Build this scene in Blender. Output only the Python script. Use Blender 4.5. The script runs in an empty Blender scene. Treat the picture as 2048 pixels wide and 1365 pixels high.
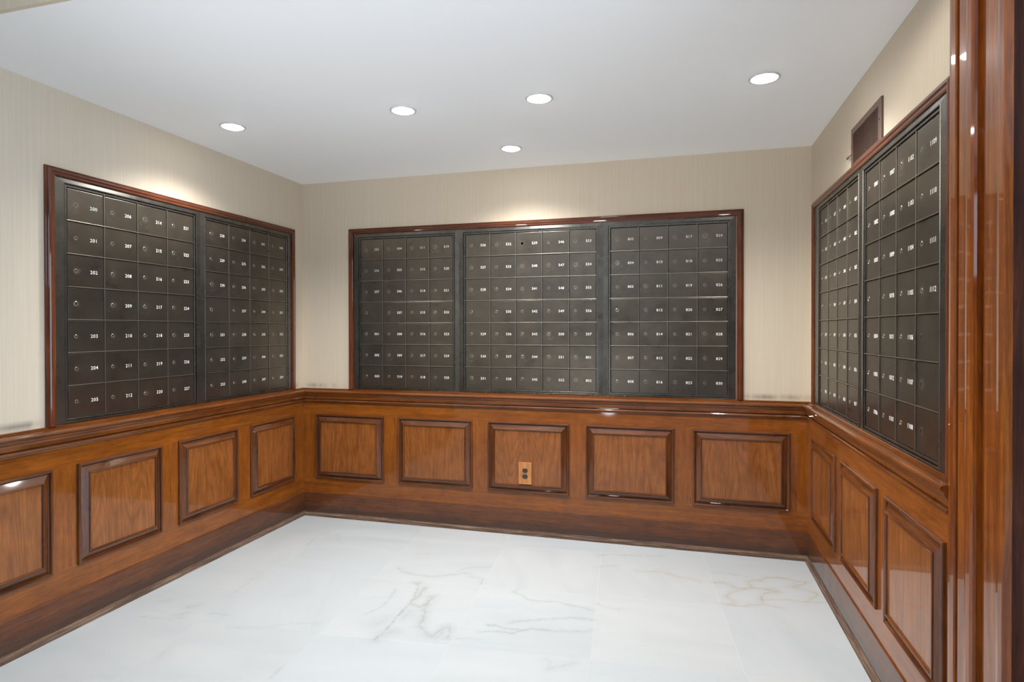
import bpy, bmesh, math, random
import numpy as np
from mathutils import Vector, Matrix
random.seed(7)
sc = bpy.context.scene
col = sc.collection
PI = math.pi

# ---------------------------------------------------------------- camera
W, H = 3.4394, 2.44            # alcove width and ceiling height (m); back wall is y = 0, left wall x = 0
cam_d = bpy.data.cameras.new('camera')
cam = bpy.data.objects.new('camera', cam_d)
col.objects.link(cam)
sc.camera = cam
cam_d.sensor_width = 36.0
cam_d.lens = 1195.2511 / 2048 * 36.0
cam_d.shift_y = -13.2341 / 2048
cam_d.clip_start = 0.05
yaw, pitch, roll = 0.2687, 0.0069, -0.0014
Fv = Vector((-math.sin(yaw) * math.cos(pitch), math.cos(yaw) * math.cos(pitch), -math.sin(pitch)))
Rv = Vector((math.cos(yaw), math.sin(yaw), 0)); Uv = Rv.cross(Fv)
R2 = Rv * math.cos(roll) + Uv * math.sin(roll); U2 = -Rv * math.sin(roll) + Uv * math.cos(roll)
cam.matrix_world = Matrix.Translation((2.6734, -3.8603, 1.3576)) @ Matrix((R2, U2, -Fv)).transposed().to_4x4()

# ---------------------------------------------------------------- exposure, world, daylight
sc.view_settings.view_transform = 'Standard'
sc.view_settings.look = 'None'
sc.view_settings.gamma = 1.0
sc.view_settings.use_curve_mapping = False
sc.view_settings.exposure = 0.47
sc.cycles.use_denoising = True
sc.cycles.max_bounces = 10
sc.cycles.diffuse_bounces = 6
sc.cycles.sample_clamp_indirect = 8.0
wd = bpy.data.worlds.new('sky'); sc.world = wd; wd.use_nodes = True
bg = wd.node_tree.nodes['Background']
bg.inputs[0].default_value = (0.62, 0.78, 1.0, 1); bg.inputs[1].default_value = 4.0
LAMP = 34.0                     # radiance of the downlight lenses
SPOT_W = 50.0                  # beam power of each downlight

def area(name, loc, rot, sx, sy, power, color):
    l = bpy.data.lights.new(name, 'AREA'); l.shape = 'RECTANGLE'; l.size = sx; l.size_y = sy
    l.energy = power; l.color = color
    o = bpy.data.objects.new(name, l); col.objects.link(o); o.location = loc; o.rotation_euler = rot
    return o
area('lobby_window_daylight', (6.50, -4.6, 1.35), (0, PI / 2, 0), 2.1, 3.6, 55, (0.70, 0.84, 1.0))
area('added_lobby_fill', (2.0, -5.6, 2.86), (0, 0, 0), 2.6, 1.6, 10, (1.0, 0.98, 0.96))  # added overhead fill for the lobby, not a known fixture
tl = bpy.data.lights.new('added_right_wall_fill', 'SPOT'); tl.energy = 200; tl.spot_size = math.radians(58); tl.spot_blend = 0.9; tl.shadow_soft_size = 0.12; tl.color = (1.0, 0.94, 0.86)  # added spot that brightens the right wall; no such lamp is known
tlo = bpy.data.objects.new('added_right_wall_fill', tl); col.objects.link(tlo); tlo.location = (0.45, -3.3, 2.62)
tlo.rotation_euler = (Vector((3.44, -1.75, 1.6)) - Vector((0.45, -3.3, 2.62))).to_track_quat('-Z', 'Y').to_euler()
# added fill spot, no real lamp, aimed up to brighten the alcove ceiling
ul = bpy.data.lights.new('added_ceiling_fill', 'SPOT'); ul.energy = 215; ul.spot_size = math.radians(51); ul.spot_blend = 1.0; ul.shadow_soft_size = 0.15; ul.color = (0.97, 0.985, 1.0)
ulo = bpy.data.objects.new('added_ceiling_fill', ul); col.objects.link(ulo); ulo.location = (1.7, -5.1, 0.25)
ulo.rotation_euler = (Vector((1.85, -1.4, 2.48)) - Vector((1.7, -5.1, 0.25))).to_track_quat('-Z', 'Y').to_euler()
# ---------------------------------------------------------------- node helpers
def new_mat(name):
    m = bpy.data.materials.new(name); m.use_nodes = True
    nt = m.node_tree; b = nt.nodes['Principled BSDF']
    return m, nt, b
def N(nt, t, **kw):
    n = nt.nodes.new(t)
    for k, v in kw.items(): setattr(n, k, v)
    return n
def L(nt, a, b): nt.links.new(a, b)
def setin(nt, sock, v):
    if isinstance(v, bpy.types.NodeSocket): nt.links.new(v, sock)
    else: sock.default_value = v
def math_(nt, op, a, b=0.0, c=0.0, clamp=False):
    n = N(nt, 'ShaderNodeMath', operation=op); n.use_clamp = clamp
    setin(nt, n.inputs[0], a); setin(nt, n.inputs[1], b); setin(nt, n.inputs[2], c)
    return n.outputs[0]
def ramp(nt, fac, stops):
    n = N(nt, 'ShaderNodeValToRGB'); L(nt, fac, n.inputs[0]); e = n.color_ramp.elements
    while len(e) < len(stops): e.new(0.5)
    for i, (p, c) in enumerate(stops):
        e[i].position = p; e[i].color = (c if len(c) == 4 else (*c, 1))
    return n.outputs[0]
def mix(nt, fac, a, b, mode='MIX'):
    n = N(nt, 'ShaderNodeMix', data_type='RGBA', blend_type=mode)
    setin(nt, n.inputs[0], fac); setin(nt, n.inputs[6], a if isinstance(a, bpy.types.NodeSocket) else (*a, 1))
    setin(nt, n.inputs[7], b if isinstance(b, bpy.types.NodeSocket) else (*b, 1))
    return n.outputs[2]
def noise(nt, vec, scale, detail=4.0, rough=0.55, dist=0.0):
    n = N(nt, 'ShaderNodeTexNoise'); L(nt, vec, n.inputs['Vector'])
    n.inputs['Scale'].default_value = scale; n.inputs['Detail'].default_value = detail
    n.inputs['Roughness'].default_value = rough; n.inputs['Distortion'].default_value = dist
    return n.outputs[0]
def objvec(nt, scale=(1, 1, 1), rand=True):
    tc = N(nt, 'ShaderNodeTexCoord'); v = tc.outputs['Object']
    if rand:
        oi = N(nt, 'ShaderNodeObjectInfo')
        r = N(nt, 'ShaderNodeVectorMath', operation='SCALE'); r.inputs[0].default_value = (37.0, 13.0, 29.0)
        L(nt, oi.outputs['Random'], r.inputs['Scale'])
        a = N(nt, 'ShaderNodeVectorMath', operation='ADD'); L(nt, v, a.inputs[0]); L(nt, r.outputs[0], a.inputs[1]); v = a.outputs[0]
    m = N(nt, 'ShaderNodeVectorMath', operation='MULTIPLY'); L(nt, v, m.inputs[0]); m.inputs[1].default_value = scale
    return m.outputs[0]

def wood(name, dark, mid, light, axis='X', rough=0.33, coat=0.9, figure=0.35, wear=0.0, grime=False):
    m, nt, b = new_mat(name)
    lo, hi = 1.3, 21.0
    s = {'X': (lo, hi, hi), 'Z': (hi, hi, lo), 'Y': (hi, lo, hi)}[axis]
    v = objvec(nt, s)
    n1 = noise(nt, v, 2.2, 6, 0.62, 0.5)
    n2 = noise(nt, objvec(nt, tuple(k * 7 for k in s)), 1.6, 4, 0.7, 0.0)
    # cathedral rings from contour lines of a slow noise
    n3 = noise(nt, objvec(nt, {'X': (.5, 4.0, 4.0), 'Z': (4.0, 4.0, .5), 'Y': (4.0, .5, 4.0)}[axis]), 1.0, 2.0, 0.35, 0.15)
    ring = math_(nt, 'SINE', math_(nt, 'MULTIPLY', n3, 210.0))
    blotch = noise(nt, objvec(nt, (1, 1, 1)), 7.0, 4, 0.6, 0.8)
    c = ramp(nt, n1, [(0.24, dark), (0.5, mid), (0.78, light)])
    c = mix(nt, math_(nt, 'MULTIPLY', math_(nt, 'POWER', math_(nt, 'MULTIPLY', math_(nt, 'ADD', ring, 1.0), 0.5), 2.2), figure * 0.75), c, tuple(k * 0.6 for k in dark))
    f = ramp(nt, n2, [(0.36, (0, 0, 0)), (0.62, (1, 1, 1))])
    c = mix(nt, 0.17, c, f, 'OVERLAY')
    g = ramp(nt, blotch, [(0.35, (0.42, 0.42, 0.42)), (0.66, (0.60, 0.60, 0.60))])
    c = mix(nt, 0.6, c, g, 'OVERLAY')
    if wear:
        tcv = objvec(nt, (3, 60, 110)); w = noise(nt, tcv, 1.6, 6, 0.7, 0.0)
        wf = ramp(nt, w, [(0.50, (0, 0, 0)), (0.64, (1, 1, 1))])
        c = mix(nt, math_(nt, 'MULTIPLY', wf, wear), c, (0.30, 0.20, 0.14))
    if grime:       # mop dirt and scuffs left along the foot of the board, patchy
        tz = N(nt, 'ShaderNodeTexCoord'); sz = N(nt, 'ShaderNodeSeparateXYZ'); L(nt, tz.outputs['Object'], sz.inputs[0])
        gn = noise(nt, objvec(nt, (2.2, 2.2, 5)), 1.6, 6, 0.7, 0.5)
        gh = math_(nt, 'SUBTRACT', 1.0, math_(nt, 'DIVIDE', sz.outputs[2], math_(nt, 'MULTIPLY_ADD', gn, 0.16, 0.012)), clamp=True)
        gf = ramp(nt, gh, [(0.0, (0, 0, 0)), (0.35, (1, 1, 1))])
        c = mix(nt, math_(nt, 'MULTIPLY', gf, 0.6), c, (0.035, 0.024, 0.019))
        sc_ = ramp(nt, noise(nt, objvec(nt, (5, 5, 9)), 2.4, 7, 0.75, 0.2), [(0.68, (0, 0, 0)), (0.72, (1, 1, 1))])
        c = mix(nt, math_(nt, 'MULTIPLY', sc_, 0.35), c, (0.30, 0.19, 0.13))
    L(nt, c, b.inputs['Base Color'])
    b.inputs['Roughness'].default_value = rough
    b.inputs['Coat Weight'].default_value = coat; b.inputs['Coat Roughness'].default_value = 0.045; b.inputs['Coat IOR'].default_value = 1.5
    b.inputs['Specular IOR Level'].default_value = 0.12
    rr = math_(nt, 'MULTIPLY_ADD', blotch, 0.25, rough - 0.1); L(nt, rr, b.inputs['Roughness'])
    bp_ = N(nt, 'ShaderNodeBump'); bp_.inputs['Strength'].default_value = 0.05; bp_.inputs['Distance'].default_value = 0.002
    L(nt, n2, bp_.inputs['Height']); L(nt, bp_.outputs[0], b.inputs['Normal'])
    return m

D_, M_, L_ = (0.150, 0.040, 0.005), (0.228, 0.064, 0.007), (0.305, 0.095, 0.011)
stile_x = wood('stained_wood_horizontal', D_, M_, L_, 'X', figure=0.12)
stile_z = wood('stained_wood_vertical', D_, M_, L_, 'Z', figure=0.12)
panel_m = wood('figured_panel_veneer', (0.180, 0.055, 0.012), (0.255, 0.083, 0.018), (0.33, 0.115, 0.027), 'Z', figure=0.42)
mould_x = wood('dark_moulding_horizontal', (0.048, 0.014, 0.005), (0.110, 0.034, 0.010), (0.19, 0.063, 0.020), 'X', 0.28, 0.8, 0.0)
mould_z = wood('dark_moulding_vertical', (0.048, 0.014, 0.005), (0.110, 0.034, 0.010), (0.19, 0.063, 0.020), 'Z', 0.28, 0.8, 0.0)
rail_m = wood('chair_rail_wood', (0.088, 0.024, 0.005), (0.150, 0.043, 0.008), (0.225, 0.072, 0.014), 'X', 0.28, 0.8, 0.0)
base_m = wood('baseboard_wood', (0.072, 0.023, 0.009), (0.115, 0.038, 0.014), (0.17, 0.060, 0.022), 'X', 0.36, 0.7, 0.05, grime=True)
shoe_m = wood('worn_shoe_moulding', (0.050, 0.030, 0.022), (0.11, 0.065, 0.045), (0.20, 0.13, 0.09), 'X', 0.45, 0.5, 0.0, wear=0.9)
frame_x = wood('frame_wood_horizontal', (0.055, 0.015, 0.008), (0.105, 0.030, 0.014), (0.16, 0.050, 0.022), 'X', 0.3, 0.6, 0.0)
frame_z = wood('frame_wood_vertical', (0.060, 0.015, 0.007), (0.115, 0.031, 0.012), (0.18, 0.055, 0.020), 'Z', 0.3, 0.6, 0.0)
casing_m = wood('casing_wood', (0.075, 0.016, 0.003), (0.180, 0.046, 0.006), (0.30, 0.095, 0.012), 'Z', 0.3, 0.85, 0.0)
lobby_m = wood('dark_burled_veneer', (0.016, 0.004, 0.002), (0.060, 0.014, 0.004), (0.150, 0.040, 0.010), 'Z', 0.4, 0.10, 0.5)

def plain(name, c, rough=0.5, metal=0.0, coat=0.0):
    m, nt, b = new_mat(name); b.inputs['Base Color'].default_value = (*c, 1)
    n = noise(nt, objvec(nt, (1, 1, 1)), 60, 3); r = math_(nt, 'MULTIPLY_ADD', n, 0.12, rough - 0.06); L(nt, r, b.inputs['Roughness'])
    b.inputs['Metallic'].default_value = metal; b.inputs['Coat Weight'].default_value = coat
    return m

def bronze(name, base, rough, scuff=False, aniso=0.0):
    m, nt, b = new_mat(name)
    v = objvec(nt, (1, 1, 1))
    streak = noise(nt, objvec(nt, (420, 420, 3)), 1.0, 3, 0.6)
    cloud = noise(nt, v, 9, 4, 0.6, 0.4)
    c = mix(nt, 1.0, base, ramp(nt, cloud, [(0.3, (0.86, 0.86, 0.86)), (0.7, (1.1, 1.08, 1.05))]), 'MULTIPLY')
    rg = math_(nt, 'MULTIPLY_ADD', cloud, 0.16, rough - 0.08)
    if scuff:
        tc = N(nt, 'ShaderNodeTexCoord')
        d = N(nt, 'ShaderNodeVectorMath', operation='SUBTRACT'); L(nt, tc.outputs['Object'], d.inputs[0]); d.inputs[1].default_value = (-0.046, 0, 0.0)
        ln = N(nt, 'ShaderNodeVectorMath', operation='LENGTH'); L(nt, d.outputs[0], ln.inputs[0]); r = ln.outputs['Value']
        oi = N(nt, 'ShaderNodeObjectInfo'); rnd = oi.outputs['Random']
        sn = noise(nt, objvec(nt, (1, 1, 0.8)), 42, 6, 0.7, 1.0)
        # worn halo right round the lock and arcs scratched by hanging keys below it
        halo = math_(nt, 'SUBTRACT', 1.0, math_(nt, 'DIVIDE', r, 0.024), clamp=True)
        halo = math_(nt, 'MULTIPLY', halo, ramp(nt, sn, [(0.36, (0, 0, 0)), (0.58, (1, 1, 1))]))
        arc = math_(nt, 'SUBTRACT', 1.0, math_(nt, 'DIVIDE', math_(nt, 'ABSOLUTE', math_(nt, 'SUBTRACT', r, 0.036)), 0.010), clamp=True)
        below = N(nt, 'ShaderNodeSeparateXYZ'); L(nt, d.outputs[0], below.inputs[0])
        bl = math_(nt, 'MULTIPLY', math_(nt, 'SUBTRACT', -0.006, below.outputs[2]), 70.0, clamp=True)
        sn2 = noise(nt, objvec(nt, (1, 1, 1)), 30, 5, 0.7, 1.5)
        arc = math_(nt, 'MULTIPLY', math_(nt, 'MULTIPLY', arc, bl), ramp(nt, sn2, [(0.48, (0, 0, 0)), (0.66, (1, 1, 1))]))
        amt = math_(nt, 'MULTIPLY', rnd, rnd)
        tot = math_(nt, 'ADD', math_(nt, 'MULTIPLY', halo, math_(nt, 'MULTIPLY_ADD', amt, 1.1, 0.12)), math_(nt, 'MULTIPLY', arc, math_(nt, 'MULTIPLY', amt, 0.55)), clamp=True)
        c = mix(nt, math_(nt, 'MULTIPLY', tot, 0.75), c, (0.42, 0.37, 0.32))
        rg = math_(nt, 'ADD', rg, math_(nt, 'MULTIPLY', tot, 0.25))
    L(nt, c, b.inputs['Base Color']); L(nt, rg, b.inputs['Roughness'])
    b.inputs['Metallic'].default_value = 0.9
    b.inputs['Anisotropic'].default_value = aniso
    tg = N(nt, 'ShaderNodeTangent'); tg.direction_type = 'RADIAL'; tg.axis = 'Z'; L(nt, tg.outputs[0], b.inputs['Tangent'])
    return m
BR = (0.165, 0.145, 0.120)
trim_mt = bronze('dark_bronze_trim', (0.150, 0.143, 0.130), 0.28)
door_mt = bronze('dark_bronze_door', BR, 0.30, True, 0.5)
gap_mt = plain('black_recess', (0.010, 0.010, 0.010), 0.7)
rib_mt = bronze('dark_bronze_rib', (0.34, 0.315, 0.27), 0.30)
lock_mt = plain('worn_nickel', (0.34, 0.30, 0.25), 0.3, 0.9)
plug_mt = plain('dark_lock_plug', (0.10, 0.085, 0.07), 0.4, 0.8)
slot_mt = plain('keyway_black', (0.006, 0.006, 0.006), 0.6)
void_mt = plain('empty_hole', (0.0015, 0.0015, 0.0015), 1.0)
void_mt.node_tree.nodes['Principled BSDF'].inputs['Specular IOR Level'].default_value = 0.0
num_mt = plain('white_engraved_paint', (0.88, 0.87, 0.84), 0.6)

def wallpaper():
    m, nt, b = new_mat('woven_wallpaper')
    f1 = noise(nt, objvec(nt, (480, 480, 3.0), False), 1.0, 3, 0.7)
    f2 = noise(nt, objvec(nt, (110, 110, 0.8), False), 1.0, 3, 0.6)
    f3 = noise(nt, objvec(nt, (2.2, 2.2, 0.25), False), 1.0, 2, 0.5)
    t = math_(nt, 'ADD', math_(nt, 'MULTIPLY', f1, 0.55), math_(nt, 'MULTIPLY', f2, 0.45))
    c = ramp(nt, t, [(0.30, (0.585, 0.500, 0.390)), (0.5, (0.645, 0.555, 0.437)), (0.70, (0.700, 0.615, 0.492))])
    c = mix(nt, math_(nt, 'MULTIPLY', f3, 0.22), c, (0.60, 0.50, 0.36))
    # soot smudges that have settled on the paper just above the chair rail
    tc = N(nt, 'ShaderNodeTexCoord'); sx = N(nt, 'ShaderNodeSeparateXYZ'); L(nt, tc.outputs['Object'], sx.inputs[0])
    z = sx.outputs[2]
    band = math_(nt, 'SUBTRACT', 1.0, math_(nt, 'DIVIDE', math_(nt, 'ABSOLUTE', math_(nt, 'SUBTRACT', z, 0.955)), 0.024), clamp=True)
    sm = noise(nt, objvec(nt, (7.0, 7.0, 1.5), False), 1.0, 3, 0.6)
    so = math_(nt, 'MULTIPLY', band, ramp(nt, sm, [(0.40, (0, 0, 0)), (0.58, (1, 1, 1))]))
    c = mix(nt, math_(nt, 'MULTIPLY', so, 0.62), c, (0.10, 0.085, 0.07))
    L(nt, c, b.inputs['Base Color']); b.inputs['Roughness'].default_value = 0.62; b.inputs['Specular IOR Level'].default_value = 0.25
    bp_ = N(nt, 'ShaderNodeBump'); bp_.inputs['Strength'].default_value = 0.12; bp_.inputs['Distance'].default_value = 0.001
    L(nt, f1, bp_.inputs['Height']); L(nt, bp_.outputs[0], b.inputs['Normal'])
    return m
paper_m = wallpaper()
ceil_m = plain('painted_ceiling', (0.935, 0.95, 0.96), 0.8)
lobbywall_m = plain('lobby_plaster', (0.10, 0.08, 0.06), 0.7)

# ---------------------------------------------------------------- mesh helpers
def finish(o, label=None, cat=None, group=None, kind=None):
    if label: o['label'] = label
    if cat: o['category'] = cat
    if group: o['group'] = group
    if kind: o['kind'] = kind
    return o
def obj(name, bm, mats, parent=None, loc=None, rotz=None, smooth=False):
    me = bpy.data.meshes.new(name); bm.normal_update(); bm.to_mesh(me); bm.free()
    for m in (mats if isinstance(mats, (list, tuple)) else [mats]): me.materials.append(m)
    if smooth:
        for p in me.polygons: p.use_smooth = True
    o = bpy.data.objects.new(name, me); col.objects.link(o)
    if parent: o.parent = parent
    if loc is not None: o.location = loc
    if rotz is not None: o.rotation_euler = (0, 0, rotz)
    return o
def empty(name, loc, rotz=0.0):
    o = bpy.data.objects.new(name, None); col.objects.link(o); o.location = loc; o.rotation_euler = (0, 0, rotz)
    o.empty_display_size = 0.05
    return o
def box(bm, x0, x1, y0, y1, z0, z1, mi=0, bevel=0.0):
    vs = [bm.verts.new((x, y, z)) for x in (x0, x1) for y in (y0, y1) for z in (z0, z1)]
    fs = []
    for q in ((0, 1, 3, 2), (4, 6, 7, 5), (0, 4, 5, 1), (2, 3, 7, 6), (0, 2, 6, 4), (1, 5, 7, 3)):
        f = bm.faces.new([vs[i] for i in q]); f.material_index = mi; fs.append(f)
    if bevel:
        es = list({e for f in fs for e in f.edges})
        r = bmesh.ops.bevel(bm, geom=es, offset=bevel, segments=2, affect='EDGES', profile=0.6)
        for f in r['faces']: f.material_index = mi
    return fs
# wall-local space: X runs left to right seen from the room, Y = -depth into the room, Z up
def ring(bm, prof, x0, x1, z0, z1, mh=0, mv=0, bottom=True, cap=False, mc=0):
    """mitred rectangular moulding; prof = [(inset_left, inset_right, inset_top, inset_bottom, height)] or [(inset, height)]"""
    loops = []
    for p in prof:
        if len(p) == 2: a = b_ = t = u = p[0]; h = p[1]
        else: a, b_, t, u, h = p
        zb = z0 + u if bottom else z0
        loops.append([bm.verts.new((x0 + a, -h, zb)), bm.verts.new((x1 - b_, -h, zb)), bm.verts.new((x1 - b_, -h, z1 - t)), bm.verts.new((x0 + a, -h, z1 - t))])
    for A, B in zip(loops[:-1], loops[1:]):
        for i in range(4):
            if i == 0 and not bottom: continue
            j = (i + 1) % 4
            f = bm.faces.new([A[i], A[j], B[j], B[i]]); f.material_index = mh if i in (0, 2) else mv
    if cap:
        f = bm.faces.new(loops[-1]); f.material_index = mc
def sweep(bm, prof, x0, x1, m0=0.0, m1=0.0, mi=0):
    """moulding along X with profile [(depth, z)]; m0, m1 = +1 for a mitre into an inside corner at that end"""
    a = [bm.verts.new((x0 + m0 * d, -d, z)) for d, z in prof]
    b = [bm.verts.new((x1 - m1 * d, -d, z)) for d, z in prof]
    for i in range(len(prof) - 1):
        f = bm.faces.new([a[i], a[i + 1], b[i + 1], b[i]]); f.material_index = mi
    bmesh.ops.recalc_face_normals(bm, faces=bm.faces[:])
def cyl(bm, cx, cy, cz, r, y0, y1, n=20, mi=0, r1=None):
    """disc-ended cylinder along local Y (depth y0 -> y1, negative is towards the room)"""
    r1 = r if r1 is None else r1
    a = [bm.verts.new((cx + r * math.cos(2 * PI * k / n), y0, cz + r * math.sin(2 * PI * k / n))) for k in range(n)]
    b = [bm.verts.new((cx + r1 * math.cos(2 * PI * k / n), y1, cz + r1 * math.sin(2 * PI * k / n))) for k in range(n)]
    for k in range(n):
        f = bm.faces.new([a[k], a[(k + 1) % n], b[(k + 1) % n], b[k]]); f.material_index = mi
    f = bm.faces.new(b[::-1]); f.material_index = mi
    f = bm.faces.new(a); f.material_index = mi

# ---------------------------------------------------------------- floor of marble squares
def floor_mat():
    m, nt, b = new_mat('white_marble')
    tc = N(nt, 'ShaderNodeTexCoord'); sx = N(nt, 'ShaderNodeSeparateXYZ'); L(nt, tc.outputs['Object'], sx.inputs[0])
    ang, ox, oy, P = 0.0855, 1.68, -0.862, 0.604
    ca, sa = math.cos(ang), math.sin(ang)
    dx = math_(nt, 'SUBTRACT', sx.outputs[0], ox); dy = math_(nt, 'SUBTRACT', sx.outputs[1], oy)
    u = math_(nt, 'DIVIDE', math_(nt, 'ADD', math_(nt, 'MULTIPLY', dx, ca), math_(nt, 'MULTIPLY', dy, sa)), P)
    v = math_(nt, 'DIVIDE', math_(nt, 'SUBTRACT', math_(nt, 'MULTIPLY', dy, ca), math_(nt, 'MULTIPLY', dx, sa)), P)
    iu, iv = math_(nt, 'FLOOR', u), math_(nt, 'FLOOR', v)
    fu, fv = math_(nt, 'SUBTRACT', u, iu), math_(nt, 'SUBTRACT', v, iv)
    def edge(f): return math_(nt, 'SUBTRACT', 0.5, math_(nt, 'ABSOLUTE', math_(nt, 'SUBTRACT', f, 0.5)))
    e = math_(nt, 'MINIMUM', edge(fu), edge(fv))
    joint = math_(nt, 'SUBTRACT', 1.0, math_(nt, 'DIVIDE', e, 0.0024), clamp=True)
    cid = N(nt, 'ShaderNodeCombineXYZ'); L(nt, iu, cid.inputs[0]); L(nt, iv, cid.inputs[1])
    wn = N(nt, 'ShaderNodeTexWhiteNoise', noise_dimensions='2D'); L(nt, cid.outputs[0], wn.inputs['Vector'])
    sp = N(nt, 'ShaderNodeSeparateColor'); L(nt, wn.outputs['Color'], sp.inputs[0])
    # per-tile rotated, offset veining coordinates
    cu = N(nt, 'ShaderNodeCombineXYZ'); L(nt, math_(nt, 'SUBTRACT', fu, 0.5), cu.inputs[0]); L(nt, math_(nt, 'SUBTRACT', fv, 0.5), cu.inputs[1])
    rot = N(nt, 'ShaderNodeVectorRotate', rotation_type='Z_AXIS'); L(nt, cu.outputs[0], rot.inputs['Vector'])
    L(nt, math_(nt, 'MULTIPLY', math_(nt, 'GREATER_THAN', sp.outputs[0], 0.62), 1.2), rot.inputs['Angle'])
    off = N(nt, 'ShaderNodeVectorMath', operation='MULTIPLY_ADD'); L(nt, wn.outputs['Color'], off.inputs[0]); off.inputs[1].default_value = (40, 40, 40); L(nt, rot.outputs[0], off.inputs[2])
    mp = N(nt, 'ShaderNodeVectorMath', operation='MULTIPLY'); L(nt, off.outputs[0], mp.inputs[0]); mp.inputs[1].default_value = (0.8, 3.2, 1)
    vn = mp.outputs[0]
    a = noise(nt, vn, 1.5, 6, 0.6, 1.4)
    vein = math_(nt, 'SUBTRACT', 1.0, math_(nt, 'MULTIPLY', math_(nt, 'ABSOLUTE', math_(nt, 'SUBTRACT', a, 0.5)), 16.0), clamp=True)
    vein = math_(nt, 'MULTIPLY', vein, ramp(nt, noise(nt, vn, 1.2, 3), [(0.45, (0, 0, 0)), (0.7, (1, 1, 1))]))
    cloud = noise(nt, vn, 0.8, 5, 0.6, 0.8)
    c = ramp(nt, cloud, [(0.25, (0.76, 0.79, 0.81)), (0.5, (0.82, 0.842, 0.855)), (0.75, (0.87, 0.88, 0.885))])
    tint = ramp(nt, sp.outputs[1], [(0.0, (0.965, 0.978, 0.988)), (0.5, (0.99, 0.99, 0.985)), (1.0, (1.0, 0.995, 0.985))])
    c = mix(nt, 1.0, c, tint, 'MULTIPLY'); c = mix(nt, 1.0, c, (0.635, 0.66, 0.675), 'MULTIPLY')
    c = mix(nt, math_(nt, 'MULTIPLY', vein, 0.16), c, (0.50, 0.50, 0.49))
    # the bold veins that can be picked out one by one (painted into a vertex attribute along their courses)
    vg = N(nt, 'ShaderNodeAttribute', attribute_name='vein_grey'); vb = N(nt, 'ShaderNodeAttribute', attribute_name='vein_brown')
    br = ramp(nt, noise(nt, objvec(nt, (1, 1, 1), False), 26, 5, 0.7), [(0.36, (0.35, 0.35, 0.35)), (0.6, (1, 1, 1))])
    c = mix(nt, math_(nt, 'MULTIPLY', vg.outputs['Fac'], br), c, (0.255, 0.26, 0.245))
    c = mix(nt, math_(nt, 'MULTIPLY', vb.outputs['Fac'], br), c, (0.38, 0.29, 0.18))
    # little pits
    vo = N(nt, 'ShaderNodeTexVoronoi'); vo.inputs['Scale'].default_value = 6.0; L(nt, tc.outputs['Object'], vo.inputs['Vector'])
    pit = math_(nt, 'MULTIPLY', math_(nt, 'LESS_THAN', vo.outputs['Distance'], 0.022), math_(nt, 'GREATER_THAN', N(nt, 'ShaderNodeSeparateColor').outputs[0], 2.0))
    spv = N(nt, 'ShaderNodeSeparateColor'); L(nt, vo.outputs['Color'], spv.inputs[0])
    pit = math_(nt, 'MULTIPLY', math_(nt, 'LESS_THAN', vo.outputs['Distance'], 0.022), math_(nt, 'GREATER_THAN', spv.outputs[0], 0.8))
    c = mix(nt, math_(nt, 'MULTIPLY', pit, 0.55), c, (0.25, 0.25, 0.24))
    jl = ramp(nt, sp.outputs[2], [(0.25, (0.45, 0.42, 0.36)), (0.55, (0.90, 0.89, 0.86))])
    c = mix(nt, math_(nt, 'MULTIPLY', joint, 0.40), c, jl)
    L(nt, c, b.inputs['Base Color'])
    b.inputs['Roughness'].default_value = 0.32; b.inputs['Specular IOR Level'].default_value = 0.4
    rg = math_(nt, 'MULTIPLY_ADD', cloud, 0.2, 0.24); L(nt, rg, b.inputs['Roughness'])
    return m
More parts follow.
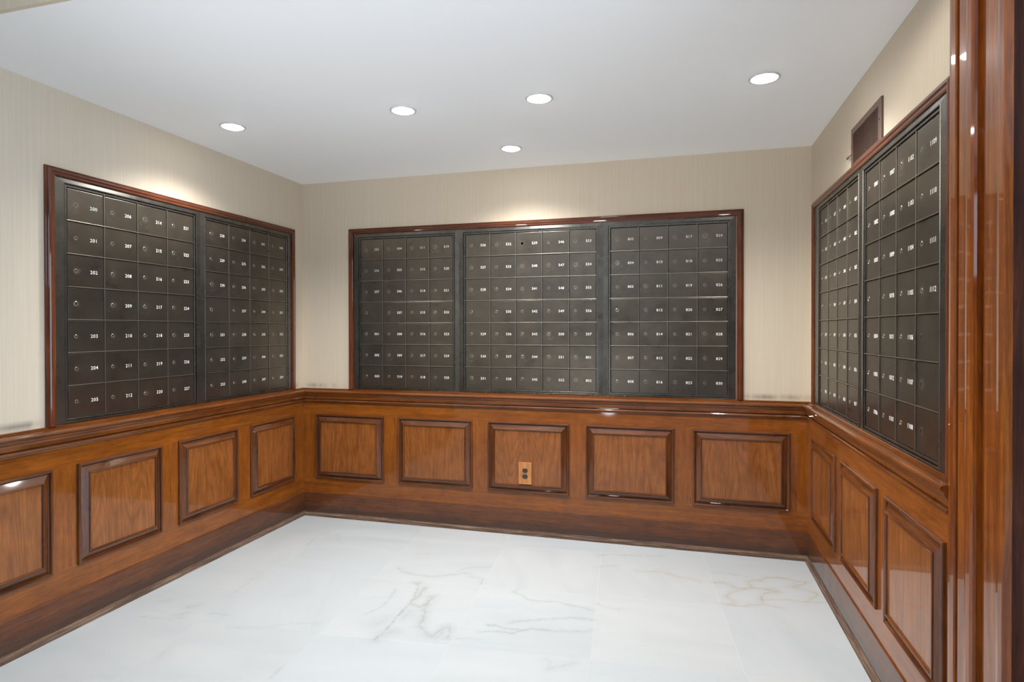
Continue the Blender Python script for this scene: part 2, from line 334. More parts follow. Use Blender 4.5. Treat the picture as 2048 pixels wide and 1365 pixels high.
VG= [([(1.314,-0.898),(1.357,-0.936),(1.383,-1.061),(1.398,-1.203),(1.401,-1.336),(1.399,-1.506)],0.004,0.8),([(1.395,-0.953),(1.405,-1.03),(1.404,-1.068),(1.394,-1.096)],0.01,0.6),([(1.309,-0.906),(1.34,-0.912),(1.351,-0.895)],0.009,0.5),([(1.473,-1.037),(1.486,-1.12),(1.493,-1.177),(1.511,-1.218),(1.533,-1.341)],0.012,0.5),([(1.411,-1.153),(1.434,-1.158),(1.459,-1.163),(1.486,-1.12)],0.012,0.5),([(1.253,-1.005),(1.271,-1.066),(1.28,-1.176),(1.257,-1.265),(1.243,-1.302)],0.004,0.45),([(1.538,-1.34),(1.586,-1.388),(1.629,-1.405),(1.648,-1.351),(1.667,-1.305),(1.697,-1.357),(1.706,-1.394)],0.01,0.5),([(1.399,-1.506),(1.409,-1.446),(1.442,-1.417)],0.016,0.35),([(1.432,-1.217),(1.435,-1.294)],0.016,0.3),([(1.333,-1.365),(1.357,-1.304)],0.018,0.25),([(1.14,-0.749),(1.181,-0.793),(1.267,-0.808),(1.368,-0.818),(1.448,-0.781),(1.521,-0.723),(1.57,-0.718)],0.007,0.4),([(1.557,-0.752),(1.615,-0.758),(1.661,-0.775),(1.668,-0.823)],0.006,0.45),([(1.479,-0.712),(1.531,-0.643),(1.645,-0.596)],0.006,0.35),([(1.147,-0.517),(1.195,-0.513),(1.229,-0.495)],0.005,0.3),([(0.501,-0.334),(0.567,-0.443),(0.629,-0.487)],0.005,0.3),([(0.405,-0.466),(0.43,-0.58)],0.005,0.35),([(1.59,-1.396),(1.624,-1.416),(1.641,-1.383)],0.014,0.3),([(1.646,-1.42),(1.667,-1.346)],0.014,0.3),([(1.872,-0.847),(1.852,-0.879),(1.915,-0.901),(1.945,-0.944),(2.015,-0.944),(2.089,-0.93),(2.163,-0.952),(2.233,-0.956),(2.283,-0.978)],0.005,0.45),([(1.836,-1.242),(1.875,-1.241),(1.921,-1.259),(1.981,-1.258),(2.019,-1.248),(2.039,-1.227),(2.077,-1.222),(2.126,-1.219)],0.005,0.7),([(1.822,-1.317),(1.89,-1.293),(1.956,-1.295),(2.006,-1.256)],0.006,0.5),([(1.926,-1.206),(1.981,-1.16),(2.077,-1.128),(2.124,-1.11),(2.196,-1.08),(2.295,-1.069)],0.006,0.5),([(2.127,-1.223),(2.217,-1.204),(2.255,-1.199),(2.305,-1.175)],0.007,0.4),([(1.692,-1.419),(1.773,-1.393),(1.844,-1.383)],0.006,0.3),([(2.234,-0.254),(2.279,-0.224),(2.374,-0.216),(2.506,-0.19),(2.618,-0.163)],0.005,0.5),([(2.252,-0.425),(2.329,-0.399)],0.009,0.35),([(2.288,-0.894),(2.355,-0.929),(2.408,-0.938)],0.006,0.3),([(2.18,-1.52),(2.203,-1.505),(2.234,-1.481),(2.268,-1.447)],0.01,0.3),([(2.178,-1.512),(2.181,-1.463),(2.148,-1.455)],0.01,0.2),([(0.186,-1.444),(0.213,-1.418)],0.008,0.3),([(0.366,-1.468),(0.378,-1.447),(0.39,-1.432)],0.009,0.35),([(0.392,-1.584),(0.413,-1.568),(0.438,-1.561)],0.007,0.35),([(0.378,-1.545),(0.41,-1.513)],0.012,0.3),([(0.509,-1.492),(0.611,-1.475)],0.007,0.3),([(1.144,-1.873),(1.14,-1.829),(1.14,-1.789)],0.004,0.5),([(0.465,-1.306),(0.455,-1.175),(0.434,-1.02)],0.01,0.18),([(0.61,-1.868),(0.58,-1.79)],0.014,0.2),([(0.697,-1.575),(0.847,-1.545),(0.954,-1.474),(1.083,-1.439)],0.006,0.2),([(0.228,-1.596),(0.325,-1.592),(0.382,-1.587)],0.004,0.3)]
VB= [([(2.452,-0.437),(2.54,-0.421),(2.622,-0.422),(2.691,-0.463),(2.796,-0.485)],0.009,0.4),([(2.856,-0.359),(2.929,-0.339),(2.983,-0.347),(3.047,-0.351)],0.005,0.35),([(2.865,-0.485),(2.924,-0.476),(2.943,-0.505),(2.967,-0.525),(3.008,-0.527),(3.062,-0.499),(3.056,-0.46),(3.044,-0.43),(3.074,-0.401),(3.106,-0.399),(3.149,-0.352),(3.188,-0.334),(3.263,-0.328),(3.305,-0.352),(3.362,-0.35),(3.325,-0.388),(3.265,-0.437)],0.007,0.65),([(3.062,-0.499),(3.114,-0.496),(3.176,-0.488)],0.006,0.7),([(2.992,-0.538),(2.952,-0.581),(2.922,-0.64),(2.925,-0.67),(2.948,-0.687),(2.95,-0.716),(2.929,-0.734)],0.008,0.5),([(2.885,-0.746),(2.929,-0.74),(2.987,-0.741),(3.038,-0.71),(3.079,-0.693),(3.115,-0.706),(3.175,-0.713)],0.006,0.55),([(3.122,-0.509),(3.181,-0.519),(3.121,-0.554),(3.09,-0.606),(3.075,-0.682)],0.009,0.6),([(3.131,-0.52),(3.16,-0.524)],0.016,0.4),([(3.086,-0.638),(3.147,-0.615),(3.217,-0.602),(3.244,-0.613),(3.307,-0.608),(3.392,-0.584)],0.006,0.5),([(3.264,-0.444),(3.322,-0.455),(3.361,-0.483),(3.363,-0.52),(3.322,-0.58)],0.008,0.5),([(3.265,-0.437),(3.282,-0.399)],0.012,0.35)]

def vein_field(X, Y, veins):
    out = np.zeros(X.shape)
    wob = 0.004 * np.sin(X * 31 + Y * 23) + 0.0025 * np.sin(X * 83 - Y * 67) + 0.0008 * np.sin(X * 290 + Y * 251)
    wob2 = 0.004 * np.sin(X * 27 - Y * 35 + 2) + 0.0025 * np.sin(X * 73 + Y * 91) + 0.0008 * np.sin(Y * 310 - X * 205)
    PX, PY = X + wob, Y + wob2
    for pts, w, a in veins:
        d = np.full(X.shape, 9.0)
        xs = [p[0] for p in pts]; ys = [p[1] for p in pts]
        m = (X > min(xs) - .1) & (X < max(xs) + .1) & (Y > min(ys) - .1) & (Y < max(ys) + .1)
        qx, qy = PX[m], PY[m]; dm = np.full(qx.shape, 9.0)
        for (ax, ay), (bx, by) in zip(pts[:-1], pts[1:]):
            vx, vy = bx - ax, by - ay; l2 = vx * vx + vy * vy + 1e-9
            t = np.clip(((qx - ax) * vx + (qy - ay) * vy) / l2, 0, 1)
            dm = np.minimum(dm, np.hypot(qx - ax - t * vx, qy - ay - t * vy))
        d[m] = dm
        out = np.maximum(out, 1.15 * a * np.clip(1.15 - d / (w * .9), 0, 1)); out = np.maximum(out, a * (0.26 + 26 * w) * np.exp(-(d / (w * 2.6)) ** 2))
    return out
def make_floor():
    xs = np.concatenate([[-0.15], np.arange(0.0, W, 0.0055), np.linspace(W, 6.7, 6)])
    ys = np.concatenate([[-7.6, -5.5, -4.0, -3.0], np.arange(-2.4, 0.0, 0.0055), [0.0, 0.15]])
    X, Y = np.meshgrid(xs, ys, indexing='xy'); nx, ny = len(xs), len(ys)
    me = bpy.data.meshes.new('floor')
    co = np.stack([X.ravel(), Y.ravel(), np.zeros(X.size)], 1)
    me.vertices.add(X.size); me.vertices.foreach_set('co', co.ravel())
    i = (np.arange(ny - 1)[:, None] * nx + np.arange(nx - 1)[None, :]).ravel()
    q = np.stack([i, i + 1, i + nx + 1, i + nx], 1)
    me.loops.add(q.size); me.loops.foreach_set('vertex_index', q.ravel().astype(np.int32))
    me.polygons.add(len(q)); me.polygons.foreach_set('loop_start', np.arange(0, q.size, 4, dtype=np.int32)); me.polygons.foreach_set('loop_total', np.full(len(q), 4, dtype=np.int32))
    me.update(calc_edges=True)
    for nm, vs in (('vein_grey', VG), ('vein_brown', VB)):
        at = me.attributes.new(nm, 'FLOAT', 'POINT'); at.data.foreach_set('value', vein_field(X, Y, vs).ravel().astype(np.float32))
    me.materials.append(floor_mat())
    o = bpy.data.objects.new('floor', me); col.objects.link(o)
    finish(o, 'white marble floor of large square veined slabs', 'floor', kind='structure')
make_floor()

# ---------------------------------------------------------------- shell
S = 'structure'
bm = bmesh.new(); box(bm, 0.0, W, -2.350, 0.0, H, H + 0.08)
finish(obj('ceiling', bm, ceil_m), 'plain off-white painted ceiling with recessed round lights', 'ceiling', kind=S)
bm = bmesh.new(); box(bm, 0.0, 6.6, -7.5, -2.30, 2.90, 2.98)
finish(obj('ceiling_lobby', bm, ceil_m), 'higher white ceiling of the space in front of the alcove', 'ceiling', kind=S)
bm = bmesh.new(); box(bm, 0.0, W - 0.1, -2.367, -2.350, H, 2.90)
finish(obj('wall_front', bm, paper_m), 'strip of wallpapered soffit above the alcove opening at top left', 'wall', kind=S)
bm = bmesh.new(); box(bm, -0.1, .75, -7.6, -7.5, 0, 2.98); box(bm, 1.25, 6.7, -7.6, -7.5, 0, 2.98); box(bm, .75, 1.25, -7.6, -7.5, 0, 1.9); box(bm, .75, 1.25, -7.6, -7.5, 2.75, 2.98)
finish(obj('wall_rear', bm, lobbywall_m), 'plain wall at the far end of the lobby behind the viewer', 'wall', kind=S)
bm = bmesh.new()
box(bm, 6.6, 6.7, -7.5, -6.5, 0, 2.98); box(bm, 6.6, 6.7, -2.7, -2.25, 0, 2.98); box(bm, 6.6, 6.7, -6.5, -2.7, 0, 0.25); box(bm, 6.6, 6.7, -6.5, -2.7, 2.45, 2.98)
finish(obj('wall_lobby', bm, lobbywall_m), 'lobby side wall with a wide window opening', 'wall', kind=S)

# wall bodies (wallpapered) and their wainscot, all in wall-local space
PZ0, PZ1 = 0.281, 0.747
def wall(name, loc, rotz, length, start, panels, label, e0, e1, stop=0.0):
    bm = bmesh.new()
    if name == 'wall_left':     # runs on into the lobby
        box(bm, start, start + length, 0, .10, 0, 2.9)
    else: box(bm, start, start + length, 0.0, 0.10, 0.0, H)
    w = finish(obj(name, bm, paper_m, None, loc, rotz), label, 'wall', kind=S)
    # stile-and-rail face between the raised panels
    D = 0.020; a, b = max(start, -3.1), start + length
    bm = bmesh.new()
    edges = [a] + [v for p in panels for v in (p[0] + 0.004, p[1] - 0.004)] + [b]
    box(bm, a, b, -D, 0.0, PZ1 - 0.004, 0.86, 0)
    box(bm, a, b, -D, 0.0, 0.10, PZ0 + 0.004, 0)
    for i in range(0, len(edges), 2):
        if edges[i + 1] - edges[i] > 0.002: box(bm, edges[i], edges[i + 1], -D, 0.0, PZ0 + 0.004, PZ1 - 0.004, 1)
    ws = obj('wainscot', bm, [stile_x, stile_z], w)
    prof = [(0, D), (0.0, D + .009), (.002, D + .0125), (.006, D + .014), (.010, D + .0125), (.012, D + .008), (.0125, D + .002), (.016, D + .001), (.018, D + .003),
            (.044, D + .017), (.0445, D + .0205), (.047, D + .0225), (.051, D + .022), (.053, D + .019), (.0535, D + .014)]
    for x0, x1 in panels:
        bm = bmesh.new(); ring(bm, prof, x0, x1, PZ0, PZ1, 0, 1)
        pm = obj('panel_moulding', bm, [mould_x, mould_z], ws)
        bm = bmesh.new(); box(bm, x0 + .052, x1 - .052, -(D + .0145), 0.0, PZ0 + .052, PZ1 - .052)
        obj('raised_panel', bm, panel_m, ws)
    # chair rail
    rp = [(0.0, .934), (.010, .934), (.012, .932), (.0125, .9235), (.0135, .9235), (.0140, .9275), (.027, .9265), (.0275, .9190), (.0288, .9190), (.030, .9225), (.044, .9205), (.0500, .9175), (.0525, .912),
          (.051, .906), (.046, .902), (.0435, .901), (.0430, .895), (.041, .890), (.0355, .884), (.0325, .876), (.0315, .860), (.0225, .8590), (.0225, .8545),
          (.034, .852), (.0365, .848), (.0355, .8425), (.031, .839), (.0265, .836), (.0255, .831), (.0200, .830), (0.0, .830)]
    bm = bmesh.new(); sweep(bm, rp, a, b - stop, e0, e1)
    if stop: bm.verts.ensure_lookup_table(); bm.faces.new(bm.verts[len(rp):])
    r = obj({'wall_left': 'trim_1', 'wall_back': 'trim_2', 'wall_right': 'trim_3'}[name], bm, rail_m, None, loc, rotz)
    side = {'wall_left': 'left', 'wall_back': 'back', 'wall_right': 'right'}[name]
    finish(r, 'stepped brown wooden chair rail along the %s wall' % side, 'chair rail', kind=S)
    bp_ = [(0.0, .1700), (.0235, .1700), (.0255, .168), (.0260, .165), (.0260, 0.0)]
    bm = bmesh.new(); sweep(bm, bp_, a, b, e0, e1)
    bb = finish(obj('baseboard_' + side, bm, base_m, None, loc, rotz), 'tall dark wooden baseboard with scuffed shoe moulding along the %s wall' % side, 'baseboard', kind=S)
    sp_ = [(.026, .030), (.0285, .030), (.0295, .027), (.0295, .0245), (.034, .0225), (.0375, .017), (.039, .010), (.039, .003), (.042, .0022), (.042, 0.0)]
    bm = bmesh.new(); sweep(bm, sp_, a, b, e0, e1)
    obj('shoe_moulding', bm, shoe_m, bb)
    return w
wall('wall_back', (0, 0, 0), 0.0, W, 0.0, [(.126, .674), (.785, 1.336), (1.447, 2.001), (2.109, 2.660), (2.770, 3.320)],
     'back wall with beige wallpaper above five raised wooden panels', 1, 1)
wall('wall_left', (0, 0, 0), PI / 2, 7.5, -7.5, [(-2.90, -2.44), (-2.330, -1.866), (-1.751, -1.286), (-1.174, -.714), (-.597, -.133)],
     'left wall with pale wallpaper above raised wooden panels', 0, 1)
wall('wall_right', (W, 0, 0), -PI / 2, 2.30, 0.0, [(.151, .664), (.773, 1.280), (1.384, 1.886)],
     'right wall with beige wallpaper above three raised wooden panels', 1, 0, stop=.3735)

# opening casing at the near end of the right wall: stepped profile extruded up, and the dark veneered face beyond it
cp = [(0.0, -1.925), (.030, -1.928), (.036, -1.9350), (.038, -1.9500), (.038, -1.9740), (.034, -1.9765), (.006, -1.9770), (.006, -2.0190), (.044, -2.0196), (.047, -2.0230), (.0485, -2.0690),
      (.0500, -2.0800), (.0560, -2.0850), (.0610, -2.0950), (.0640, -2.1100), (.0635, -2.1280), (.0600, -2.1370), (.0540, -2.1395), (.0300, -2.1400), (.0320, -2.1480), (.0450, -2.1600), (.0560, -2.1760),
      (.0680, -2.2080), (.0760, -2.2280), (.0820, -2.2463), (.0840, -2.3064), (.0830, -2.3080), (.0640, -2.3085), (.0640, -2.3160), (.0880, -2.3165), (.0930, -2.3230), (.0960, -2.3380), (.0965, -2.3560), (.0940, -2.3600), (.0800, -2.3600), (.0800, -2.30), (0.0, -2.30)]
bm = bmesh.new()
lo = [bm.verts.new((W - d, y, 0.0)) for d, y in cp]; hi = [bm.verts.new((W - d, y, 2.9)) for d, y in cp]
for i in range(len(cp)):
    j = (i + 1) % len(cp); bm.faces.new([lo[i], lo[j], hi[j], hi[i]])
bmesh.ops.recalc_face_normals(bm, faces=bm.faces[:])
finish(obj('trim_4', bm, casing_m), 'tall glossy brown wooden casing with stepped vertical moulding at right edge of the opening', 'door casing', kind=S)
bm = bmesh.new(); box(bm, W - 0.080, 6.6, -2.350, -2.30, 0, 2.9)
finish(obj('wall_outer', bm, lobby_m), 'dark mottled wood veneer wall at far right beyond the casing', 'wall', kind=S)

# ---------------------------------------------------------------- wooden frames round the mailbox banks
FB = 0.934
def wood_frame(loc, rotz, x0, x1, label):
    prof = [(0, 0.0), (0, .010), (.0015, .0125), (.0045, .0135), (.0065, .0125), (.0075, .0150), (.0100, .0190), (.0150, .0215), (.0200, .0220), (.0235, .0205), (.0260, .0180),
            (.0275, .0178), (.0330, .0182), (.0370, .0170), (.0385, .0145), (.040, .0)]
    bm = bmesh.new(); ring(bm, prof, 0.0, x1 - x0, 0.0, 2.088 - FB, 0, 1, bottom=False)
    e = (loc[0] + x0 * math.cos(rotz), loc[1] + x0 * math.sin(rotz), FB)
    return finish(obj('wooden_frame', bm, [frame_x, frame_z], None, e, rotz), label, 'frame', 'wooden frames around the mailbox banks')
wood_frame((0, 0), PI / 2, -1.877, -.102, 'reddish brown wooden frame around the mailboxes on the left wall')
wood_frame((0, 0), 0, .390, 3.064, 'reddish brown wooden frame around the three mailbox banks on the back wall')
wood_frame((W, 0), -PI / 2, .085, 1.900, 'reddish brown wooden frame around the mailboxes on the right wall')

# ---------------------------------------------------------------- mailbox banks
def lock_mesh():
    bm = bmesh.new()
    n = 22
    pr = [(.0092, 0), (.0090, -.0010), (.0080, -.0018), (.0062, -.0018), (.0056, -.0006), (.0052, -.0004)]
    rows = [[bm.verts.new((r * math.cos(2 * PI * k / n), y, r * math.sin(2 * PI * k / n))) for k in range(n)] for r, y in pr]
    for A, B in zip(rows[:-1], rows[1:]):
        for k in range(n): bm.faces.new([A[k], A[(k + 1) % n], B[(k + 1) % n], B[k]])
    f = bm.faces.new(rows[-1][::-1]); f.material_index = 2
    box(bm, -.0011, .0011, -.0012, -.0003, -.0042, .0036, 1)      # keyway
    box(bm, -.0034, .0034, -.0009, -.0003, -.0046, -.0028, 0)
    bmesh.ops.recalc_face_normals(bm, faces=bm.faces[:])
    me = bpy.data.meshes.new('lock'); bm.to_mesh(me); bm.free(); me.materials.append(lock_mt); me.materials.append(slot_mt); me.materials.append(plug_mt)
    return me
LOCK = lock_mesh()
bm = bmesh.new(); cyl(bm, 0, 0, 0, .0085, 0.0, -.0006, 22)
HOLE = bpy.data.meshes.new('lock_hole'); bm.to_mesh(HOLE); bm.free(); HOLE.materials.append(void_mt)
bm = bmesh.new(); box(bm, -.006, .006, -.0012, 0, -.011, .011, 0, .0006); box(bm, -.0035, .0035, -.0016, -.0010, -.0085, .0075, 1)
SLOT = bpy.data.meshes.new('lock_slot'); bm.to_mesh(SLOT); bm.free(); SLOT.materials.append(lock_mt); SLOT.materials.append(slot_mt)

FONT = bpy.data.fonts.get('Bfont') or None
text_cache = {}
def text_mesh(s):
    cu = bpy.data.curves.new('number', 'FONT'); cu.body = s; cu.size = 0.0234; cu.extrude = 0.00025; cu.offset = 0.00008
    cu.space_character = 1.10; cu.align_x = 'CENTER'; cu.align_y = 'CENTER'; cu.resolution_u = 2
    o = bpy.data.objects.new('number', cu); col.objects.link(o)
    dg = bpy.context.evaluated_depsgraph_get()
    me = bpy.data.meshes.new_from_object(o.evaluated_get(dg))
    bpy.data.objects.remove(o); bpy.data.curves.remove(cu)
    me.transform(Matrix.Rotation(PI / 2, 4, 'X') @ Matrix.Diagonal((1.0, 1.0, 1.0, 1.0)))
    me.materials.clear(); me.materials.append(num_mt); me.name = 'number'
    return me

Z0G, Z1G = 0.957, 2.012
def bank(loc, rotz, x0, x1, tl, tr, cols, label):
    """x0..x1 = door grid, tl / tr = trim width at left and right; cols = door numbers, column by column, top to bottom"""
    nc, nr = len(cols), 7
    root = empty('mailbox_bank', (loc[0] + x0 * math.cos(rotz), loc[1] + x0 * math.sin(rotz), Z0G), rotz)
    finish(root, label, 'mailboxes', 'banks of bronze mailbox doors set in the walls')
    w, h = x1 - x0, Z1G - Z0G
    tt, tb = 2.050 - Z1G, Z0G - 0.934
    def pt(t, hh, wide=False):
        k = (lambda full: full if wide else min(t, full))
        return (-k(tl), -k(tr), -k(tt), -k(tb), hh)
    bm = bmesh.new()
    prof = [pt(0, .002), pt(0, .0085), pt(.0010, .0095), pt(.0075, .0095), pt(.0085, .0085), pt(.0087, .003), pt(.0125, .003), pt(.0127, .0125), pt(.0137, .0138), pt(.0165, .0138), pt(.0175, .0125),
            pt(0, .0095, True), pt(0, .0, True)]
    ring(bm, prof, 0, w, 0, h, 0, 0)
    bmesh.ops.recalc_face_normals(bm, faces=bm.faces[:])
    obj('frame', bm, trim_mt, root)
    bm = bmesh.new(); box(bm, 0, w, -.0022, -.0002, 0, h)
    obj('back_plate', bm, gap_mt, root)
    pw, ph = w / nc, h / nr
    for k in range(1, nr):
        bm = bmesh.new(); box(bm, 0, w, -.0105, -.002, k * ph - .0019, k * ph + .0019, 0, .0008); obj('horizontal_rib', bm, rib_mt, root)
    for k in range(1, nc):
        bm = bmesh.new(); box(bm, k * pw - .0024, k * pw + .0012, -.0095, -.002, 0, h, 0, .0008); obj('vertical_rib', bm, rib_mt, root)
    gl, gr, gt, gb = .0042, .0042, .0050, .0026
    dw, dh = pw - gl - gr, ph - gt - gb
    bm = bmesh.new(); box(bm, -dw / 2, dw / 2, -.0058, -.0022, -dh / 2, dh / 2, 0, .0012)
    dm = bpy.data.meshes.new('mailbox_door'); bm.normal_update(); bm.to_mesh(dm); bm.free(); dm.materials.append(door_mt)
    for c, names in enumerate(cols):
        for r, s in enumerate(names):
            d = bpy.data.objects.new('mailbox_door', dm); col.objects.link(d); d.parent = root
            d.location = (c * pw + pw / 2 + (gl - gr) / 2 + .0008, 0, h - (r + 1) * ph + gb + dh / 2)
            lm = LOCK
            if s == '539': lm = HOLE
            if s == '#': lm = SLOT
            lk = bpy.data.objects.new('lock', lm); col.objects.link(lk); lk.parent = d
            lk.location = (-0.046 - .006 * (pw - .178) / .01, -.0058, random.uniform(-.001, .001))
            lk.rotation_euler = (0, random.choice([0, 0, 0, .5, -.4, PI / 2, .2]) if lm is LOCK else 0, 0)
            if s == '': lk.scale = (1.25, 1, 1.25)
            if s not in ('', '#'):
                t = bpy.data.objects.new('number', text_mesh(s)); col.objects.link(t); t.parent = d
                t.location = (0.0385, -.0059, -.001)
    return root
def rng(a, n): return [str(k) for k in range(a, a + n)]
TL = (0, 0)
bank((0, 0), PI / 2, -1.781, -1.041, .056, .0455, [['200', '201', '202', '', '203', '204', '205'], rng(206, 7), rng(214, 7), rng(221, 7)],
     'bronze bank of mailbox doors numbered 200 to 227, nearest the camera on left wall')
bank((0, 0), PI / 2, -.950, -.200, .0455, .050, [['228', '229', '230', '', '231', '232', '233'], rng(234, 7), rng(241, 7), rng(248, 7)],
     'dark bronze bank of mailbox doors numbered 228 to 254, beside the left corner')
bank((0, 0), 0, .484, 1.193, .050, .0440, [['255', '256', '257', '', '501', '502', '503'], rng(504, 7), ['511', '512', '514', '515', '516', '517', '518'], rng(519, 7)],
     'left bank of mailboxes on the back wall, doors numbered 255 to 525')
bank((0, 0), 0, 1.281, 2.176, .0440, .0445, [['526', '527', '528', '', '529', '530', '531'], rng(532, 7), rng(539, 7), rng(546, 7), ['553', '554', '555', '556', '557', '801', '802']],
     'wide middle bank of mailboxes on the back wall, five columns, doors 526 to 802')
bank((0, 0), 0, 2.265, 2.974, .0445, .0460, [['803', '804', '805', '', '806', '807', '808'], ['809', '810', '811', '812', '814', '815', '816'], rng(817, 7), rng(824, 7)],
     'right bank of mailboxes on the back wall, doors numbered 803 to 830')
bank((W, 0), -PI / 2, .250, .972, .1250, .0465, [['831', '832', '833', '', '834', '835', '836'], rng(837, 7), rng(844, 7), rng(851, 7)],
     'bank of mailboxes on the right wall next to the corner, seen at a steep angle')
bank((W, 0), -PI / 2, 1.066, 1.795, .0470, .065, [['1001', '1002', '1003', '', '1004', '1005', '1006'], ['1007', '1008', '1009', '1010', '1011', '1012', '1101'], rng(1102, 7), ['1109', '1110', '1111', '1112', '#', '#', '#']],
     'bank of mailboxes numbered 1001 to 1112 on the right wall, beside the opening casing')

# ---------------------------------------------------------------- recessed ceiling lights
lens_m, nt, b = new_mat('glowing_lens')
b.inputs['Base Color'].default_value = (0.9, 0.9, 0.9, 1); b.inputs['Emission Color'].default_value = (1.0, 0.985, 0.95, 1); b.inputs['Emission Strength'].default_value = LAMP
ring_m = plain('satin_white_ring', (0.62, 0.62, 0.62), 0.35)
def lathe(bm, prof, n=48):
    rows = [[bm.verts.new((r * math.cos(2 * PI * k / n), r * math.sin(2 * PI * k / n), z)) for k in range(n)] for r, z in prof]
    for A, B in zip(rows[:-1], rows[1:]):
        for k in range(n): bm.faces.new([A[k], A[(k + 1) % n], B[(k + 1) % n], B[k]])
    return rows
bm = bmesh.new(); lathe(bm, [(.0645, 0), (.0640, -.0035), (.0620, -.0050), (.0560, -.0052), (.0510, -.0040), (.0490, -.0015)]); bmesh.ops.recalc_face_normals(bm, faces=bm.faces[:])
for f in bm.faces: f.smooth = True
RING = bpy.data.meshes.new('trim_ring'); bm.to_mesh(RING); bm.free(); RING.materials.append(ring_m)
bm = bmesh.new(); rows = lathe(bm, [(.0495, -.0005), (.0490, -.0040), (.0470, -.0065), (.0420, -.0088), (.0320, -.0105), (.0180, -.0112)]); bm.faces.new(rows[-1][::-1]); bmesh.ops.recalc_face_normals(bm, faces=bm.faces[:])
LENS = bpy.data.meshes.new('lens'); bm.to_mesh(LENS); bm.free(); LENS.materials.append(lens_m)
for x, y, lab in [(.406, -1.194, 'round recessed ceiling light nearest the left wall'), (1.378, -1.165, 'round recessed ceiling light second from the left, above the back wall mailboxes'),
                  (2.055, -1.134, 'round recessed ceiling light in the middle of the row of four'), (1.725, -.432, 'small-looking round recessed ceiling light nearest the back wall, set behind the row'),
                  (3.036, -1.094, 'round recessed ceiling light nearest the right wall')]:
    e = finish(empty('recessed_light', (x, y, H)), lab, 'ceiling light', 'round recessed lights in the ceiling')
    sp_l = bpy.data.lights.new('downlight_beam', 'SPOT'); sp_l.energy = SPOT_W; sp_l.spot_size = math.radians(142); sp_l.spot_blend = 1.0; sp_l.shadow_soft_size = 0.045; sp_l.color = (1.0, 0.985, 0.955)
    so_ = bpy.data.objects.new('downlight_beam', sp_l); col.objects.link(so_); so_.location = (x, y, H - 0.07)
    for nm, me in (('trim_ring', RING), ('lens', LENS)):
        o = bpy.data.objects.new(nm, me); col.objects.link(o); o.parent = e

# ---------------------------------------------------------------- wooden outlet plate
e = finish(empty('electrical_outlet', (1.7105, -.0345, .4125)), 'light wooden outlet plate with two dark sockets on the middle back wall panel', 'outlet')
plate_m = wood('light_oak_plate', (0.36, 0.14, 0.045), (0.52, 0.22, 0.075), (0.62, 0.29, 0.11), 'Z', 0.4, 0.3, 0.1)
bm = bmesh.new(); box(bm, -.0445, .0445, -.0105, 0, -.0725, .0725, 0, .0022); obj('cover_plate', bm, plate_m, e)
sock_m = plain('dark_brown_socket', (0.035, 0.024, 0.020), 0.3, coat=0.4)
for z in (.0195, -.0195):
    bm = bmesh.new(); n = 32
    def op(r, y): return [bm.verts.new((r * math.cos(2 * PI * k / n), y, max(-.0135, min(.0135, r * math.sin(2 * PI * k / n))))) for k in range(n)]
    A, B, Cc = op(.0175, -.0100), op(.0175, -.0125), op(.0165, -.0132)
    for P, Q in ((A, B), (B, Cc)):
        for k in range(n): bm.faces.new([P[k], P[(k + 1) % n], Q[(k + 1) % n], Q[k]])
    bm.faces.new(Cc)
    for x, hh in ((-.0062, .0042), (.0062, .0034)): box(bm, x - .0011, x + .0011, -.0137, -.0128, .001 - hh, .001 + hh, 1)
    cyl(bm, 0, 0, -.0078, .0026, -.0128, -.0137, 12, 1)
    bmesh.ops.recalc_face_normals(bm, faces=bm.faces[:])
    o = obj('socket', bm, [sock_m, slot_mt], e, (0, 0, z))
bm = bmesh.new(); cyl(bm, 0, 0, 0, .0026, -.0100, -.0115, 14); obj('screw', bm, sock_m, e)

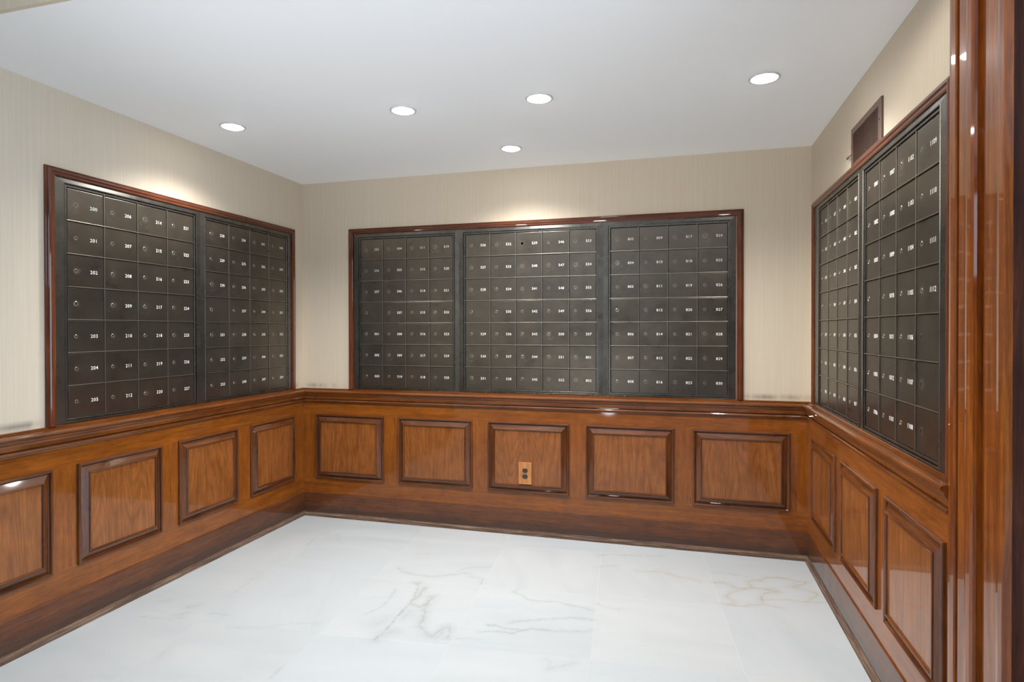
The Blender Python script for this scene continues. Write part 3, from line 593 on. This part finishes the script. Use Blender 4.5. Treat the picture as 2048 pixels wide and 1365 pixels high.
# ---------------------------------------------------------------- air vent on the right wall
e = finish(empty('air_vent', (W, -.856, 2.0890), -PI / 2), 'brown metal air vent with vertical slats above the right wall mailboxes', 'vent')
vent_m = plain('brown_painted_metal', (0.125, 0.066, 0.046), 0.45, coat=0.2)
vw, vh = .408, .169
bm = bmesh.new()
ring(bm, [(q, q, q, q * .22, hh) for q, hh in [(0, 0), (0, .007), (.002, .0095), (.004, .0100), (.0285, .0110), (.0300, .0100), (.0302, .002)]], 0, vw, 0, vh)
bmesh.ops.recalc_face_normals(bm, faces=bm.faces[:]); obj('frame', bm, vent_m, e)
bm = bmesh.new(); box(bm, .029, vw - .029, -.0015, -.0003, .006, vh - .029); obj('duct_opening', bm, gap_mt, e)
dust_m, nt, b = new_mat('dusty_brown_slat')
dn = noise(nt, objvec(nt, (1, 1, 1)), 130, 4, 0.7); c = mix(nt, ramp(nt, dn, [(0.64, (0, 0, 0)), (0.70, (1, 1, 1))]), (0.085, 0.042, 0.028), (0.40, 0.33, 0.27))
L(nt, c, b.inputs['Base Color']); b.inputs['Roughness'].default_value = 0.5
ns = 26
for k in range(ns):
    x = .034 + (vw - .068) * (k + .5) / ns
    bm = bmesh.new(); box(bm, -.0011, .0011, -.0040, .0040, .0070, vh - .0300)
    s_ = obj('slat', bm, dust_m, e, (x, -.0062, 0), 0.30)
bm = bmesh.new(); box(bm, -.050, .006, -.0125, -.0090, .0510, .0565, 0, .001); box(bm, -.058, -.036, -.0140, -.0080, .0490, .0585, 0, .0015); obj('damper_lever', bm, vent_m, e)
for x in (.015, vw - .015):
    bm = bmesh.new(); cyl(bm, x, 0, vh / 2, .0042, -.0100, -.0128, 16, r1=.003); obj('screw', bm, sock_m, e)

# lobby window frame
bm = bmesh.new()
for y in (-6.5, -5.25, -4.0, -2.76): box(bm, 6.60, 6.68, y, y + .06, .25, 2.45)
for z in (.25, 2.39): box(bm, 6.60, 6.68, -6.5, -2.7, z, z + .06)
finish(obj('window_1', bm, stile_z), 'wide lobby window frame behind the viewer to the right', 'window', kind=S)
